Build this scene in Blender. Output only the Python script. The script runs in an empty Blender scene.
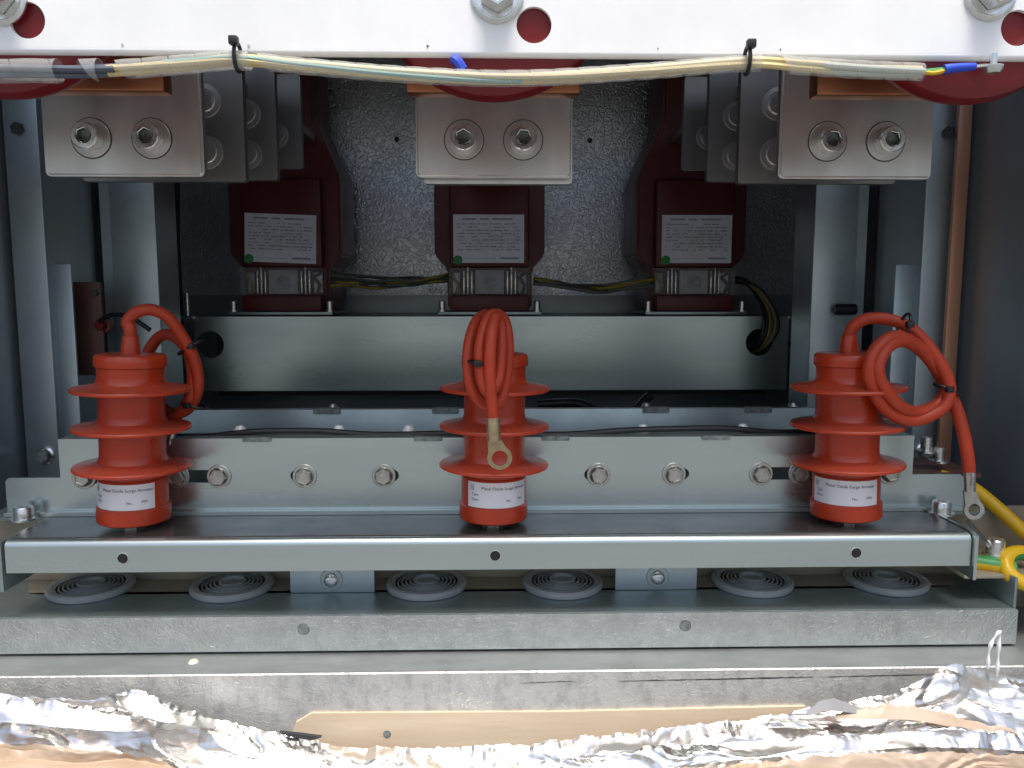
import bpy, bmesh, math, random
from mathutils import Vector, Matrix, noise
S = 0.001                                   # everything below is written in millimetres
R = math.radians
random.seed(7)
sc = bpy.context.scene
COL = sc.collection

# ------------------------------------------------------------------ camera
cam_d = bpy.data.cameras.new('camera'); cam = bpy.data.objects.new('camera', cam_d); COL.objects.link(cam)
cam.location = (0.0, -0.630, 0.187)
cam.rotation_euler = (R(90 - 6.5), 0, R(-1.3))
cam_d.sensor_width = 36; cam_d.lens = 36 * 790 / 1024
cam_d.clip_start = 0.02; cam_d.clip_end = 300
sc.camera = cam
# ------------------------------------------------------------------ light
SUN_EL, SUN_AZ = 73, 6                       # elevation, and degrees to the right behind the viewer
w = bpy.data.worlds.new('World'); sc.world = w; w.use_nodes = True
wn = w.node_tree; bg = wn.nodes['Background']
sky = wn.nodes.new('ShaderNodeTexSky'); sky.sky_type = 'NISHITA'; sky.sun_disc = False
sky.sun_elevation = R(SUN_EL); sky.sun_rotation = R(180 - SUN_AZ)
sky.air_density = 1.0; sky.dust_density = 5.0; sky.ozone_density = 1.0
wn.links.new(sky.outputs[0], bg.inputs[0]); bg.inputs[1].default_value = 0.13
sl = bpy.data.lights.new('sun', 'SUN'); so = bpy.data.objects.new('sun', sl); COL.objects.link(so)
sl.energy = 2.4; sl.angle = R(24); sl.color = (1.0, 0.97, 0.93)
d = Vector((math.sin(R(SUN_AZ)) * math.cos(R(SUN_EL)), -math.cos(R(SUN_AZ)) * math.cos(R(SUN_EL)), math.sin(R(SUN_EL))))
so.rotation_euler = (-d).to_track_quat('-Z', 'Y').to_euler()
sc.view_settings.view_transform = 'Standard'; sc.view_settings.look = 'None'
sc.view_settings.exposure = 0.62; sc.view_settings.gamma = 1.0; sc.view_settings.use_curve_mapping = False
sc.cycles.use_denoising = True
sc.cycles.max_bounces = 8; sc.cycles.glossy_bounces = 5; sc.cycles.transparent_max_bounces = 12

# ------------------------------------------------------------------ materials
def mat(name, col, col2=None, nscale=60, metal=0.0, rough=0.5, rvar=0.0, bump=None, spangle=0, stretch=(1, 1, 1), dust=0.0,
        alpha=1.0, spec=0.5, trans=0.0, contrast=(0.35, 0.65)):
    m = bpy.data.materials.new(name); m.use_nodes = True
    nt = m.node_tree; N = nt.nodes; L = nt.links; b = N['Principled BSDF']
    b.inputs['Metallic'].default_value = metal; b.inputs['Roughness'].default_value = rough
    b.inputs['Specular IOR Level'].default_value = spec
    b.inputs['Alpha'].default_value = alpha; b.inputs['Transmission Weight'].default_value = trans
    tc = N.new('ShaderNodeTexCoord'); mp = N.new('ShaderNodeMapping'); mp.inputs['Scale'].default_value = stretch
    L.new(tc.outputs['Object'], mp.inputs[0])
    c1 = (*col, 1); c2 = (*(col2 or col), 1)
    nz = N.new('ShaderNodeTexNoise'); nz.inputs['Scale'].default_value = nscale; nz.inputs['Detail'].default_value = 6
    nz.inputs['Roughness'].default_value = 0.6
    L.new(mp.outputs[0], nz.inputs['Vector'])
    mr = N.new('ShaderNodeMapRange'); mr.inputs[1].default_value = contrast[0]; mr.inputs[2].default_value = contrast[1]
    L.new(nz.outputs['Fac'], mr.inputs[0])
    mx = N.new('ShaderNodeMix'); mx.data_type = 'RGBA'; mx.inputs[6].default_value = c1; mx.inputs[7].default_value = c2
    L.new(mr.outputs[0], mx.inputs[0]); out = mx.outputs[2]
    if spangle:
        vo = N.new('ShaderNodeTexVoronoi'); vo.inputs['Scale'].default_value = spangle; vo.inputs['Randomness'].default_value = 1.0
        L.new(tc.outputs['Object'], vo.inputs['Vector'])
        sp = N.new('ShaderNodeSeparateColor'); L.new(vo.outputs['Color'], sp.inputs[0])
        mr2 = N.new('ShaderNodeMapRange'); mr2.inputs[3].default_value = 0.90; mr2.inputs[4].default_value = 1.06
        L.new(sp.outputs[0], mr2.inputs[0])
        mm = N.new('ShaderNodeMix'); mm.data_type = 'RGBA'; mm.blend_type = 'MULTIPLY'; mm.inputs[0].default_value = 1.0
        L.new(out, mm.inputs[6]); cb = N.new('ShaderNodeCombineColor')
        for k in range(3): L.new(mr2.outputs[0], cb.inputs[k])
        L.new(cb.outputs[0], mm.inputs[7]); out = mm.outputs[2]
    if dust:                                   # settled dust on faces that look up
        ge = N.new('ShaderNodeNewGeometry'); sx = N.new('ShaderNodeSeparateXYZ'); L.new(ge.outputs['Normal'], sx.inputs[0])
        m3 = N.new('ShaderNodeMapRange'); m3.inputs[1].default_value = 0.3; m3.inputs[2].default_value = 1.0; m3.inputs[4].default_value = dust
        L.new(sx.outputs[2], m3.inputs[0])
        nd = N.new('ShaderNodeTexNoise'); nd.inputs['Scale'].default_value = 90; nd.inputs['Detail'].default_value = 8
        L.new(tc.outputs['Object'], nd.inputs['Vector'])
        mu = N.new('ShaderNodeMath'); mu.operation = 'MULTIPLY'; L.new(m3.outputs[0], mu.inputs[0]); L.new(nd.outputs['Fac'], mu.inputs[1])
        md = N.new('ShaderNodeMix'); md.data_type = 'RGBA'; md.inputs[7].default_value = (0.33, 0.29, 0.25, 1)
        L.new(mu.outputs[0], md.inputs[0]); L.new(out, md.inputs[6]); out = md.outputs[2]
    L.new(out, b.inputs['Base Color'])
    if rvar:
        n2 = N.new('ShaderNodeTexNoise'); n2.inputs['Scale'].default_value = nscale * 0.45; n2.inputs['Detail'].default_value = 5
        L.new(mp.outputs[0], n2.inputs['Vector'])
        m2 = N.new('ShaderNodeMapRange'); m2.inputs[1].default_value = 0.3; m2.inputs[2].default_value = 0.7
        m2.inputs[3].default_value = max(0.05, rough - rvar); m2.inputs[4].default_value = min(1, rough + rvar)
        L.new(n2.outputs['Fac'], m2.inputs[0]); L.new(m2.outputs[0], b.inputs['Roughness'])
    if bump:
        bs, dist, kind = bump
        if kind == 'stucco':
            t = N.new('ShaderNodeTexNoise'); t.inputs['Scale'].default_value = bs; t.inputs['Detail'].default_value = 0.6
            t.inputs['Distortion'].default_value = 1.2
            L.new(tc.outputs['Object'], t.inputs['Vector'])
            m4 = N.new('ShaderNodeMapRange'); m4.interpolation_type = 'SMOOTHSTEP'; m4.inputs[1].default_value = 0.42; m4.inputs[2].default_value = 0.58
            L.new(t.outputs['Fac'], m4.inputs[0]); h = m4.outputs[0]
        else:
            t = N.new('ShaderNodeTexNoise'); t.inputs['Scale'].default_value = bs; t.inputs['Detail'].default_value = 5
            L.new(mp.outputs[0], t.inputs['Vector']); h = t.outputs['Fac']
        bp = N.new('ShaderNodeBump'); bp.inputs['Strength'].default_value = 1.0; bp.inputs['Distance'].default_value = dist * S
        L.new(h, bp.inputs['Height']); L.new(bp.outputs[0], b.inputs['Normal'])
    return m

M = {}
M['galv'] = mat('galvanised_steel', (0.43, 0.51, 0.51), (0.36, 0.43, 0.435), 25, 0.85, 0.42, 0.08, (180, 0.06, 'n'), 0)
M['galv_smooth'] = mat('smooth_zinc_sheet', (0.59, 0.675, 0.67), (0.51, 0.585, 0.58), 40, 0.92, 0.30, 0.07, None, 0, (0.12, 1, 1), contrast=(0.25, 0.75))
M['galv_spangle'] = mat('spangled_zinc_sheet', (0.62, 0.65, 0.635), (0.52, 0.55, 0.54), 70, 0.78, 0.38, 0.06, (250, 0.19, 'stucco'), 0)
M['galv_sill'] = mat('mottled_zinc_sheet', (0.68, 0.68, 0.65), (0.40, 0.41, 0.41), 120, 0.6, 0.44, 0.08, (250, 0.15, 'stucco'), 0, (1, 1, 0.6), contrast=(0.46, 0.82))
M['galv_wall'] = mat('bare_zinc_column', (0.55, 0.635, 0.66), (0.49, 0.57, 0.595), 30, 0.75, 0.38, 0.05, (420, 0.05, 'n'), 0)
M['stucco'] = mat('stucco_embossed_sheet', (0.62, 0.66, 0.70), (0.52, 0.56, 0.60), 12, 0.92, 0.34, 0.06, (175, 0.42, 'stucco'))
M['wall'] = mat('grey_side_panel', (0.36, 0.42, 0.46), (0.31, 0.365, 0.40), 8, 0.4, 0.34, 0.06, (60, 0.06, 'n'))
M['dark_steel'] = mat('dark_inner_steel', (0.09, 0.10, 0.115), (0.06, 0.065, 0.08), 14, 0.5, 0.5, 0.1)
M['rail'] = mat('white_rail_sheet', (0.92, 0.925, 0.915), (0.86, 0.865, 0.86), 18, 0.1, 0.45, 0.1, (260, 0.05, 'n'))
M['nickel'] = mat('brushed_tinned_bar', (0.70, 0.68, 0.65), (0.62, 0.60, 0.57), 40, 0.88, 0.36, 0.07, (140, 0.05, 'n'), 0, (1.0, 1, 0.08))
M['nickel_dark'] = mat('dull_tinned_bar', (0.38, 0.37, 0.355), (0.31, 0.30, 0.29), 40, 0.85, 0.42, 0.07, (140, 0.05, 'n'), 0, (1, 1, 0.08))  # tinned bar with the shade among the rear plates put into its colour
M['bolt'] = mat('zinc_plated_bolt', (0.82, 0.83, 0.81), (0.68, 0.70, 0.67), 200, 0.95, 0.27, 0.1)
M['bolt_dull'] = mat('dull_zinc_bolt', (0.62, 0.62, 0.57), (0.48, 0.48, 0.44), 220, 0.85, 0.36, 0.12, (500, 0.08, 'n'))
M['copper'] = mat('bare_copper_bar', (0.50, 0.21, 0.11), (0.36, 0.145, 0.07), 30, 0.85, 0.36, 0.1, (120, 0.06, 'n'), 0, (0.2, 1, 1))
M['copper_strip'] = mat('pale_copper_strip', (0.78, 0.42, 0.28), (0.60, 0.30, 0.18), 26, 0.6, 0.42, 0.1, (90, 0.1, 'n'), 0, (1, 1, 0.12))
M['copper_dull'] = mat('oxidised_copper_plate', (0.17, 0.085, 0.065), (0.11, 0.06, 0.05), 30, 0.3, 0.5, 0.1)
M['resin'] = mat('red_cast_resin', (0.20, 0.010, 0.014), (0.16, 0.008, 0.012), 40, 0.0, 0.38, 0.06)
M['ct'] = mat('dark_red_cast_resin', (0.125, 0.013, 0.014), (0.10, 0.010, 0.011), 40, 0.0, 0.42, 0.08, (300, 0.04, 'n'))
M['silicone'] = mat('orange_red_silicone', (0.50, 0.050, 0.013), (0.41, 0.037, 0.010), 22, 0.0, 0.27, 0.06, (350, 0.04, 'n'), dust=0.22, spec=0.5)
M['cable'] = mat('orange_red_cable_jacket', (0.47, 0.053, 0.019), (0.40, 0.042, 0.014), 40, 0.0, 0.40, 0.08, (200, 0.06, 'n'), dust=0.12, spec=0.35)
M['black'] = mat('black_nylon', (0.010, 0.010, 0.011), (0.016, 0.016, 0.018), 80, 0.0, 0.42)
M['lug_brass'] = mat('tarnished_lug', (0.55, 0.44, 0.27), (0.42, 0.33, 0.20), 130, 0.9, 0.33, 0.1)
M['lug'] = mat('tinned_lug', (0.55, 0.55, 0.53), (0.40, 0.39, 0.36), 150, 0.92, 0.32, 0.12)
M['label'] = mat('silver_label', (0.80, 0.81, 0.82), (0.74, 0.75, 0.765), 60, 0.1, 0.34, 0.05)
M['ctlabel'] = mat('pale_rating_plate', (0.76, 0.80, 0.86), (0.68, 0.72, 0.78), 40, 0.2, 0.42, 0.05)
M['ink'] = mat('black_ink', (0.035, 0.035, 0.045), rough=0.6)
M['ink_pale'] = mat('grey_blue_ink', (0.36, 0.39, 0.46), rough=0.6)
M['green'] = mat('green_sticker', (0.015, 0.30, 0.06), rough=0.5)
M['grommet'] = mat('grey_rubber', (0.37, 0.395, 0.395), (0.31, 0.335, 0.335), 70, 0.0, 0.40, 0.08, (260, 0.06, 'n'), dust=0.25)
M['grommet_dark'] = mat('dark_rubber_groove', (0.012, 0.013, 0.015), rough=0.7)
M['tan'] = mat('tan_passivated_sheet', (0.42, 0.36, 0.27), (0.32, 0.29, 0.23), 12, 0.35, 0.5, 0.1, (60, 0.1, 'n'))
M['wood'] = mat('pale_plywood', (0.76, 0.62, 0.44), (0.68, 0.53, 0.36), 22, 0.0, 0.6, 0.05, (120, 0.15, 'n'), 0, (0.35, 1, 3))
M['foil'] = mat('aluminium_foil', (0.90, 0.875, 0.84), (0.84, 0.815, 0.78), 30, 0.97, 0.29, 0.09, (160, 0.35, 'n'), 0, (0.35, 1, 1.6))
M['stained_top'] = mat('stained_dark_zinc', (0.105, 0.10, 0.094), (0.22, 0.215, 0.205), 16, 0.75, 0.24, 0.08, (60, 0.04, 'n'), 0, (0.6, 1.5, 1), contrast=(0.42, 0.72))
M['socket'] = mat('oily_socket', (0.16, 0.20, 0.185), (0.30, 0.36, 0.33), 300, 0.8, 0.3)  # dark zinc: shade inside the hexagon recess is put into the colour
M['ledge'] = mat('dull_grey_ledge', (0.40, 0.42, 0.405), (0.31, 0.33, 0.32), 45, 0.6, 0.45, 0.1, (200, 0.08, 'n'), 0, (0.4, 1, 1))
M['clip'] = mat('grey_edge_clip', (0.16, 0.18, 0.18), (0.34, 0.37, 0.37), 200, 0.5, 0.45)
M['kraft'] = mat('kraft_backing', (0.40, 0.28, 0.18), (0.60, 0.50, 0.41), 14, 0.05, 0.5, 0.08, (90, 0.25, 'n'), 0, (0.3, 1, 1))
M['grey_film'] = mat('grey_foam_film', (0.27, 0.27, 0.275), (0.24, 0.24, 0.245), 60, 0.0, 0.65)
M['wire_y'] = mat('pale_yellow_wire', (0.70, 0.57, 0.27), (0.63, 0.51, 0.23), 50, 0.0, 0.45)
M['wire_blue'] = mat('blue_grey_wire', (0.10, 0.12, 0.155), (0.07, 0.085, 0.11), 50, 0.0, 0.45)
M['wire_pale'] = mat('pale_sage_wire', (0.52, 0.56, 0.46), rough=0.45)
M['wire_green'] = mat('sea_green_wire', (0.22, 0.42, 0.36), rough=0.45)
M['wrap'] = mat('translucent_spiral_wrap', (0.62, 0.64, 0.62), (0.55, 0.57, 0.56), 40, 0.0, 0.35, 0.05, None, alpha=0.33)
M['wire_dark'] = mat('dark_grey_wire', (0.055, 0.065, 0.06), (0.08, 0.09, 0.08), 50, 0.0, 0.45)
M['wire_sage'] = mat('grey_green_wire', (0.14, 0.17, 0.14), rough=0.45)
M['wire_ochre'] = mat('ochre_wire', (0.36, 0.27, 0.035), rough=0.45)
M['yellow'] = mat('earth_yellow', (0.75, 0.47, 0.012), (0.68, 0.42, 0.010), 50, 0.0, 0.4, 0.05)
M['earth_green'] = mat('earth_green', (0.05, 0.30, 0.075), rough=0.42)
M['blue'] = mat('blue_ferrule', (0.02, 0.07, 0.55), rough=0.4)
M['clear'] = mat('clear_cover', (0.6, 0.62, 0.63), rough=0.15, alpha=0.10, spec=0.6)
M['term'] = mat('terminal_block_grey', (0.52, 0.54, 0.55), (0.42, 0.44, 0.45), 90, 0.0, 0.5)
M['white_fibre'] = mat('white_plastic_fibre', (0.85, 0.85, 0.84), rough=0.5)
M['concrete'] = mat('pale_concrete', (0.17, 0.17, 0.165), (0.13, 0.13, 0.125), 3, 0.0, 0.85)
M['crumb'] = mat('pale_crumb', (0.78, 0.74, 0.62), rough=0.7)
M['scar'] = mat('dark_scratched_seam', (0.04, 0.04, 0.042), rough=0.7)

# ------------------------------------------------------------------ mesh helpers (millimetres, world positions)
ORG = {}
class B:
    def __init__(s): s.bm = bmesh.new()
    def box(s, x0, x1, y0, y1, z0, z1, bev=0.0, seg=2):
        r = bmesh.ops.create_cube(s.bm, size=1.0)
        for v in r['verts']:
            v.co = Vector(((x0 + x1) / 2 + v.co.x * (x1 - x0), (y0 + y1) / 2 + v.co.y * (y1 - y0), (z0 + z1) / 2 + v.co.z * (z1 - z0)))
        if bev:
            es = {e for v in r['verts'] for e in v.link_edges}
            bmesh.ops.bevel(s.bm, geom=list(es), offset=bev, segments=seg, profile=0.5, affect='EDGES')
        return s
    def prism(s, poly, holes, a0, a1, plane='xz', bev=0.0):
        """flat outline with holes, extruded from a0 to a1 along the axis the plane lacks"""
        def P(p, a):
            return Vector((p[0], a, p[1])) if plane == 'xz' else Vector((p[0], p[1], a)) if plane == 'xy' else Vector((a, p[0], p[1]))
        t = bmesh.new(); E = []
        for lp in [poly] + list(holes):
            vs = [t.verts.new(P(p, a0)) for p in lp]
            for i in range(len(vs)): E.append(t.edges.new((vs[i], vs[(i + 1) % len(vs)])))
        bmesh.ops.triangle_fill(t, use_beauty=True, use_dissolve=False, edges=E)
        bnd = [e for e in t.edges if e.is_boundary]
        top = bmesh.ops.extrude_face_region(t, geom=t.faces[:])
        dv = P((0, 0), a1) - P((0, 0), a0)
        for g in top['geom']:
            if isinstance(g, bmesh.types.BMVert): g.co += dv
        bmesh.ops.recalc_face_normals(t, faces=t.faces[:])
        me = bpy.data.meshes.new('tmp'); t.to_mesh(me); t.free(); s.bm.from_mesh(me); bpy.data.meshes.remove(me)
        return s
    def lathe(s, prof, c=(0, 0, 0), axis='z', seg=40, tilt=None):
        """profile of (radius, height) pairs turned about an axis through c"""
        rings = []
        Mx = {'z': Matrix.Identity(3), '-y': Matrix(((1, 0, 0), (0, 0, -1), (0, 1, 0))), 'x': Matrix(((0, 0, 1), (1, 0, 0), (0, 1, 0))), '-z': Matrix(((1, 0, 0), (0, -1, 0), (0, 0, -1)))}[axis]
        if tilt is not None: Mx = tilt @ Mx
        for r, h in prof:
            if r < 1e-6: rings.append([s.bm.verts.new(Vector(c) + Mx @ Vector((0, 0, h)))])
            else: rings.append([s.bm.verts.new(Vector(c) + Mx @ Vector((r * math.cos(2 * math.pi * k / seg), r * math.sin(2 * math.pi * k / seg), h))) for k in range(seg)])
        for a, b in zip(rings, rings[1:]):
            for k in range(seg):
                q = (k + 1) % seg
                if len(a) == 1 and len(b) == 1: continue
                if len(a) == 1: s.bm.faces.new((a[0], b[q], b[k])) if False else s.bm.faces.new((a[0], b[k], b[q]))
                elif len(b) == 1: s.bm.faces.new((a[k], b[0], a[q]))
                else: s.bm.faces.new((a[k], a[q], b[q], b[k]))
        bmesh.ops.recalc_face_normals(s.bm, faces=s.bm.faces[:])
        return s
    def tube(s, pts, r, seg=12, smooth=6, flat=1.0, cap=True):
        P = spline(pts, smooth); fr = frames(P); rings = []
        for i, (p, (n, b)) in enumerate(zip(P, fr)):
            rr = r(i / (len(P) - 1)) if callable(r) else r
            rings.append([s.bm.verts.new(p + n * rr * math.cos(2 * math.pi * k / seg) + b * rr * flat * math.sin(2 * math.pi * k / seg)) for k in range(seg)])
        for a, b in zip(rings, rings[1:]):
            for k in range(seg): s.bm.faces.new((a[k], a[(k + 1) % seg], b[(k + 1) % seg], b[k]))
        if cap:
            s.bm.faces.new(rings[0][::-1]); s.bm.faces.new(rings[-1])
        bmesh.ops.recalc_face_normals(s.bm, faces=s.bm.faces[:])
        return s
    def grid(s, rows, closed=False):
        V = [[s.bm.verts.new(p) for p in r] for r in rows]
        for a, b in zip(V, V[1:]):
            for k in range(len(a) - 1): s.bm.faces.new((a[k], a[k + 1], b[k + 1], b[k]))
        return s
    def mesh(s, name, smooth=35, off=(0, 0, 0)):
        me = bpy.data.meshes.new(name)
        o = Vector(off)
        for v in s.bm.verts: v.co = (v.co - o) * S
        s.bm.to_mesh(me); s.bm.free()
        if smooth:
            for p in me.polygons: p.use_smooth = True
            me.set_sharp_from_angle(angle=R(smooth))
        return me
    def build(s, name, m, parent=None, smooth=35):
        if parent is None:
            xs = [v.co for v in s.bm.verts]
            mn = [min(c[k] for c in xs) for k in range(3)]; mxx = [max(c[k] for c in xs) for k in range(3)]
            org = Vector(((mn[0] + mxx[0]) / 2, (mn[1] + mxx[1]) / 2, mn[2]))
        else: org = ORG[parent.name]
        me = s.mesh(name, smooth, org)
        o = bpy.data.objects.new(name, me); COL.objects.link(o)
        me.materials.append(M[m] if isinstance(m, str) else m)
        if parent is None: o.location = org * S
        else: o.parent = parent
        ORG[o.name] = org
        return o
def spline(pts, n=6):
    P = [Vector(p) for p in pts]
    if n <= 1 or len(P) < 3: return P
    Q = [P[0] * 2 - P[1]] + P + [P[-1] * 2 - P[-2]]; out = []
    for i in range(1, len(Q) - 2):
        for k in range(n):
            t = k / n; a, b, c, d = Q[i - 1], Q[i], Q[i + 1], Q[i + 2]
            out.append(0.5 * ((2 * b) + (c - a) * t + (2 * a - 5 * b + 4 * c - d) * t * t + (3 * b - a - 3 * c + d) * t ** 3))
    out.append(P[-1]); return out
def frames(P):
    T = [(P[min(i + 1, len(P) - 1)] - P[max(i - 1, 0)]).normalized() for i in range(len(P))]
    n = T[0].orthogonal().normalized(); F = []
    for t in T:
        n = (n - t * n.dot(t)).normalized(); F.append((n, t.cross(n)))
    return F
def circ(x, z, r, n=22): return [(x + r * math.cos(2 * math.pi * k / n), z + r * math.sin(2 * math.pi * k / n)) for k in range(n)]
def slot(x0, x1, z, r, n=8):
    return [(x1 + r * math.cos(a), z + r * math.sin(a)) for a in [R(-90 + 180 * k / n) for k in range(n + 1)]] + \
           [(x0 + r * math.cos(a), z + r * math.sin(a)) for a in [R(90 + 180 * k / n) for k in range(n + 1)]]
def rrect(x0, x1, z0, z1, r, n=5):
    out = []
    for cx, cz, a0 in ((x1 - r, z0 + r, -90), (x1 - r, z1 - r, 0), (x0 + r, z1 - r, 90), (x0 + r, z0 + r, 180)):
        out += [(cx + r * math.cos(R(a0 + 90 * k / n)), cz + r * math.sin(R(a0 + 90 * k / n))) for k in range(n + 1)]
    return out
def tag(o, label, cat, group=None, kind=None):
    o['label'] = label; o['category'] = cat
    if group: o['group'] = group
    if kind: o['kind'] = kind
    return o
def struct(o): o['kind'] = 'structure'; return o
def thing(name, label, cat, loc, group=None):
    o = bpy.data.objects.new(name, None); COL.objects.link(o); o.location = Vector(loc) * S; o.empty_display_size = 0.02
    ORG[o.name] = Vector(loc)
    return tag(o, label, cat, group)
MESH = {}
def piece(name, key, maker, m, parent, loc, rot=(0, 0, 0), smooth=35):
    """a small repeated piece that shares its mesh; loc is in world millimetres"""
    if key not in MESH:
        MESH[key] = maker().mesh(name, smooth); MESH[key].materials.append(M[m])
    o = bpy.data.objects.new(name, MESH[key]); COL.objects.link(o); o.parent = parent
    o.location = (Vector(loc) - ORG[parent.name]) * S; o.rotation_euler = rot
    ORG[o.name] = Vector(loc)
    return o
def hexhead(rx, h, flange=0, mark=True):
    b = B(); c = 0.9 * rx
    pr = [(0, 0), (flange, 0), (flange, 1.0), (rx * 0.98, 2.2)] if flange else [(0, 0), (rx, 0)]
    if flange: b.lathe(pr, axis='-y', seg=28)
    b.lathe([(rx, 0.4), (rx, h - 1.0), (rx * 0.88, h), (rx * 0.72, h), (rx * 0.66, h - 0.7), (rx * 0.2, h - 0.7), (0, h - 0.5)], axis='-y', seg=6)
    return b
def washer(ro, ri, t):
    return B().lathe([(ri, 0), (ro, 0), (ro, t - 0.3), (ro - 0.4, t), (ri, t), (ri, 0)], axis='-y', seg=36)
def caphead(r, h, ri):
    """socket head: a short cylinder with a hexagon recess"""
    b = B(); n = 36
    b.lathe([(r * 0.97, 0), (r, 0.4), (r, h - 0.8), (r - 0.8, h), (ri * 1.18, h)], axis='-y', seg=n)
    b.lathe([(ri * 1.2, h - 0.02), (ri * 1.05, h - 0.5)], axis='-y', seg=6)
    return b
def socket(h, ri): return B().lathe([(ri * 1.06, h - 0.4), (ri, h - 0.9), (ri, h - 5.0), (0, h - 5.6)], axis='-y', seg=6)
def bolt(parent, x, y, z, kind='hex', s=1.0, rot=0.0, lean=(0, 0), name='bolt', m=None):
    """bolt head pointing at the viewer with its washer as a sub-part; y is the face it sits on"""
    if kind == 'hex':
        o = piece(name, ('hex', s), lambda: hexhead(9.4 * s, 6.6 * s, 10.2 * s), m or 'bolt_dull', parent, (x, y - 1.6 * s, z), (lean[0], rot, lean[1]))
        piece('washer', ('hw', s), lambda: washer(13.0 * s, 4.5 * s, 1.6 * s), 'bolt_dull', o, (x, y, z), (0, -rot, 0))
        o.children[0].location = (0, 1.6 * s * S, 0)
    elif kind == 'cap':
        o = piece(name, ('cap', s), lambda: caphead(10.0 * s, 11.5 * s, 5.2 * s), m or 'bolt', parent, (x, y - 1.2 * s, z), (lean[0], rot, lean[1]))
        sk = piece('socket', ('cs', s), lambda: socket(11.5 * s, 5.2 * s), 'socket', o, (x, y, z)); sk.location = (0, 0, 0)
        wsh = piece('washer', ('cw', s), lambda: washer(14.8 * s, 4.5 * s, 1.2 * s), 'nickel', o, (x, y, z)); wsh.location = (0, 1.2 * s * S, 0)
    return o
def text(name, s, size, parent, m, warp, align='LEFT'):
    cu = bpy.data.curves.new('t', 'FONT'); cu.body = s; cu.size = size; cu.align_x = align; cu.resolution_u = 2
    ob = bpy.data.objects.new('t', cu); COL.objects.link(ob)
    dg = bpy.context.evaluated_depsgraph_get(); dg.update()
    me = bpy.data.meshes.new_from_object(ob.evaluated_get(dg)); me.name = name
    bpy.data.objects.remove(ob)
    org = ORG[parent.name]
    for v in me.vertices: v.co = (Vector(warp(v.co.x, v.co.y)) - org) * S
    me.materials.clear(); me.materials.append(M[m])
    o = bpy.data.objects.new(name, me); COL.objects.link(o); o.parent = parent; ORG[o.name] = org
    return o

# ================================================================== SETTING
PH = (-287, 0, 287)                             # the three phases
SIDE = ('left', 'centre', 'right')
struct(B().box(-60000, 60000, -60000, 60000, -960, -950).build('ground', 'concrete', smooth=0))  # out of view, added for the light it bounces into the cabinet
struct(B().box(-520, 520, 650, 655, 185, 560).build('back_wall', 'stucco', smooth=0))
bw = COL.objects['back_wall']
for x in (-152, 152): B().lathe([(0, 0.8), (4, 0.8), (4, 0)], (x, 649.9, 428), '-y', 14).build('rivet_hole', 'black', bw)
struct(B().box(-520, 520, 648, 656, -330, 185).build('back_wall_skirt', 'wall', smooth=0))
struct(B().box(-502, -498, -150, 656, -330, 560).build('side_wall_left', 'wall', smooth=0))
struct(B().box(494, 498, -150, 656, -330, 560).build('side_wall_right', 'wall', smooth=0))
struct(B().box(-520, 520, -150, 660, 560, 564).build('roof', 'dark_steel', smooth=0))
struct(B().box(-489, 489, 60, 647, -120, -116).build('floor', 'dark_steel', smooth=0))

# ------------------------------------------------------------------ columns at the sides
for sx, sd in ((-1, 'left'), (1, 'right')):
    def bx(b, xa, xb, *a, **k): return b.box(min(sx * xa, sx * xb), max(sx * xa, sx * xb), *a, **k)
    t = thing('corner_column', {'left': 'tall blue grey galvanised column at the left edge of the cabinet',
                                'right': 'tall dull galvanised column beside the copper strip on the right'}[sd], 'column', (sx * 468, 205, -100), 'columns inside the cabinet')
    ca = 459 if sx < 0 else 450
    bx(B(), ca, ca + 34, 200, 202.5, -100, 545, bev=0.8).build('front_flange', 'galv_wall', t)
    bx(B(), ca, ca + 2.5, 202.6, 300, -100, 545).build('web', 'wall', t)
    bx(B(), ca - (17 if sx < 0 else 20), ca + 6, 214, 217, -60, 218, bev=0.6).build('angle_bracket', 'galv_wall', t)
    piece('screw', 'colscrew', lambda: hexhead(6.5, 5, 0), 'wire_dark', t, (sx * (ca + 19), 199.8, 352), (0, 0.3, 0))
    piece('nut', 'colnut', lambda: hexhead(7.5, 8, 9.5), 'bolt', t, (sx * (ca + 14), 199.8, 18), (0, 0.5, 0))
    t2 = thing('inner_column', {'left': 'pale galvanised inner column behind the left arrester', 'right': 'pale galvanised inner column behind the right arrester'}[sd],
               'column', (sx * 415, 302, -100), 'columns inside the cabinet')
    cb = 388 if sx < 0 else 375
    bx(B(), cb, cb + 51, 300, 302.5, -100, 545, bev=0.6).build('front_flange', 'galv_wall', t2)
    bx(B(), cb + 52, cb + 64, 304, 306.5, -100, 545).build('edge_strip', 'galv_wall', t2)
    bx(B(), cb, cb + 2.5, 302.6, 360, -100, 545).build('web', 'galv_wall', t2)
# copper plate, its red knob and black lead on the left
t = thing('copper_plate', 'brown oxidised copper plate between the left columns', 'plate', (-446, 262, 100))
B().box(-467, -428, 246, 250, 98, 200, bev=0.8).build('plate', 'copper_dull', t)
B().lathe([(0, 7), (5, 7), (6, 5), (6, 0), (9, -1), (9, -9), (0, -9)], (-431, 250, 153), '-y', 20).build('knob', 'resin', t)
piece('screw', 'cpscrew', lambda: hexhead(4, 3, 0), 'wire_dark', t, (-434, 245.8, 188))
B().tube([(-425.8, 236.0, 158.0), (-410.7, 232.0, 164.6), (-388.9, 226.0, 162.6), (-367.6, 224.0, 148.8)], 2.6, 8).build('lead', 'black', t)
o = B().lathe([(0, 0), (5, 0), (6.5, 2), (6.5, 25), (0, 26)], (0, 0, 0), 'x', 20)
for v in o.bm.verts: v.co += Vector((399, 292, 169))
tag(o.build('rubber_bush', 'black'), 'black rubber bush on the right inner column above the arrester cable', 'bush')

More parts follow.
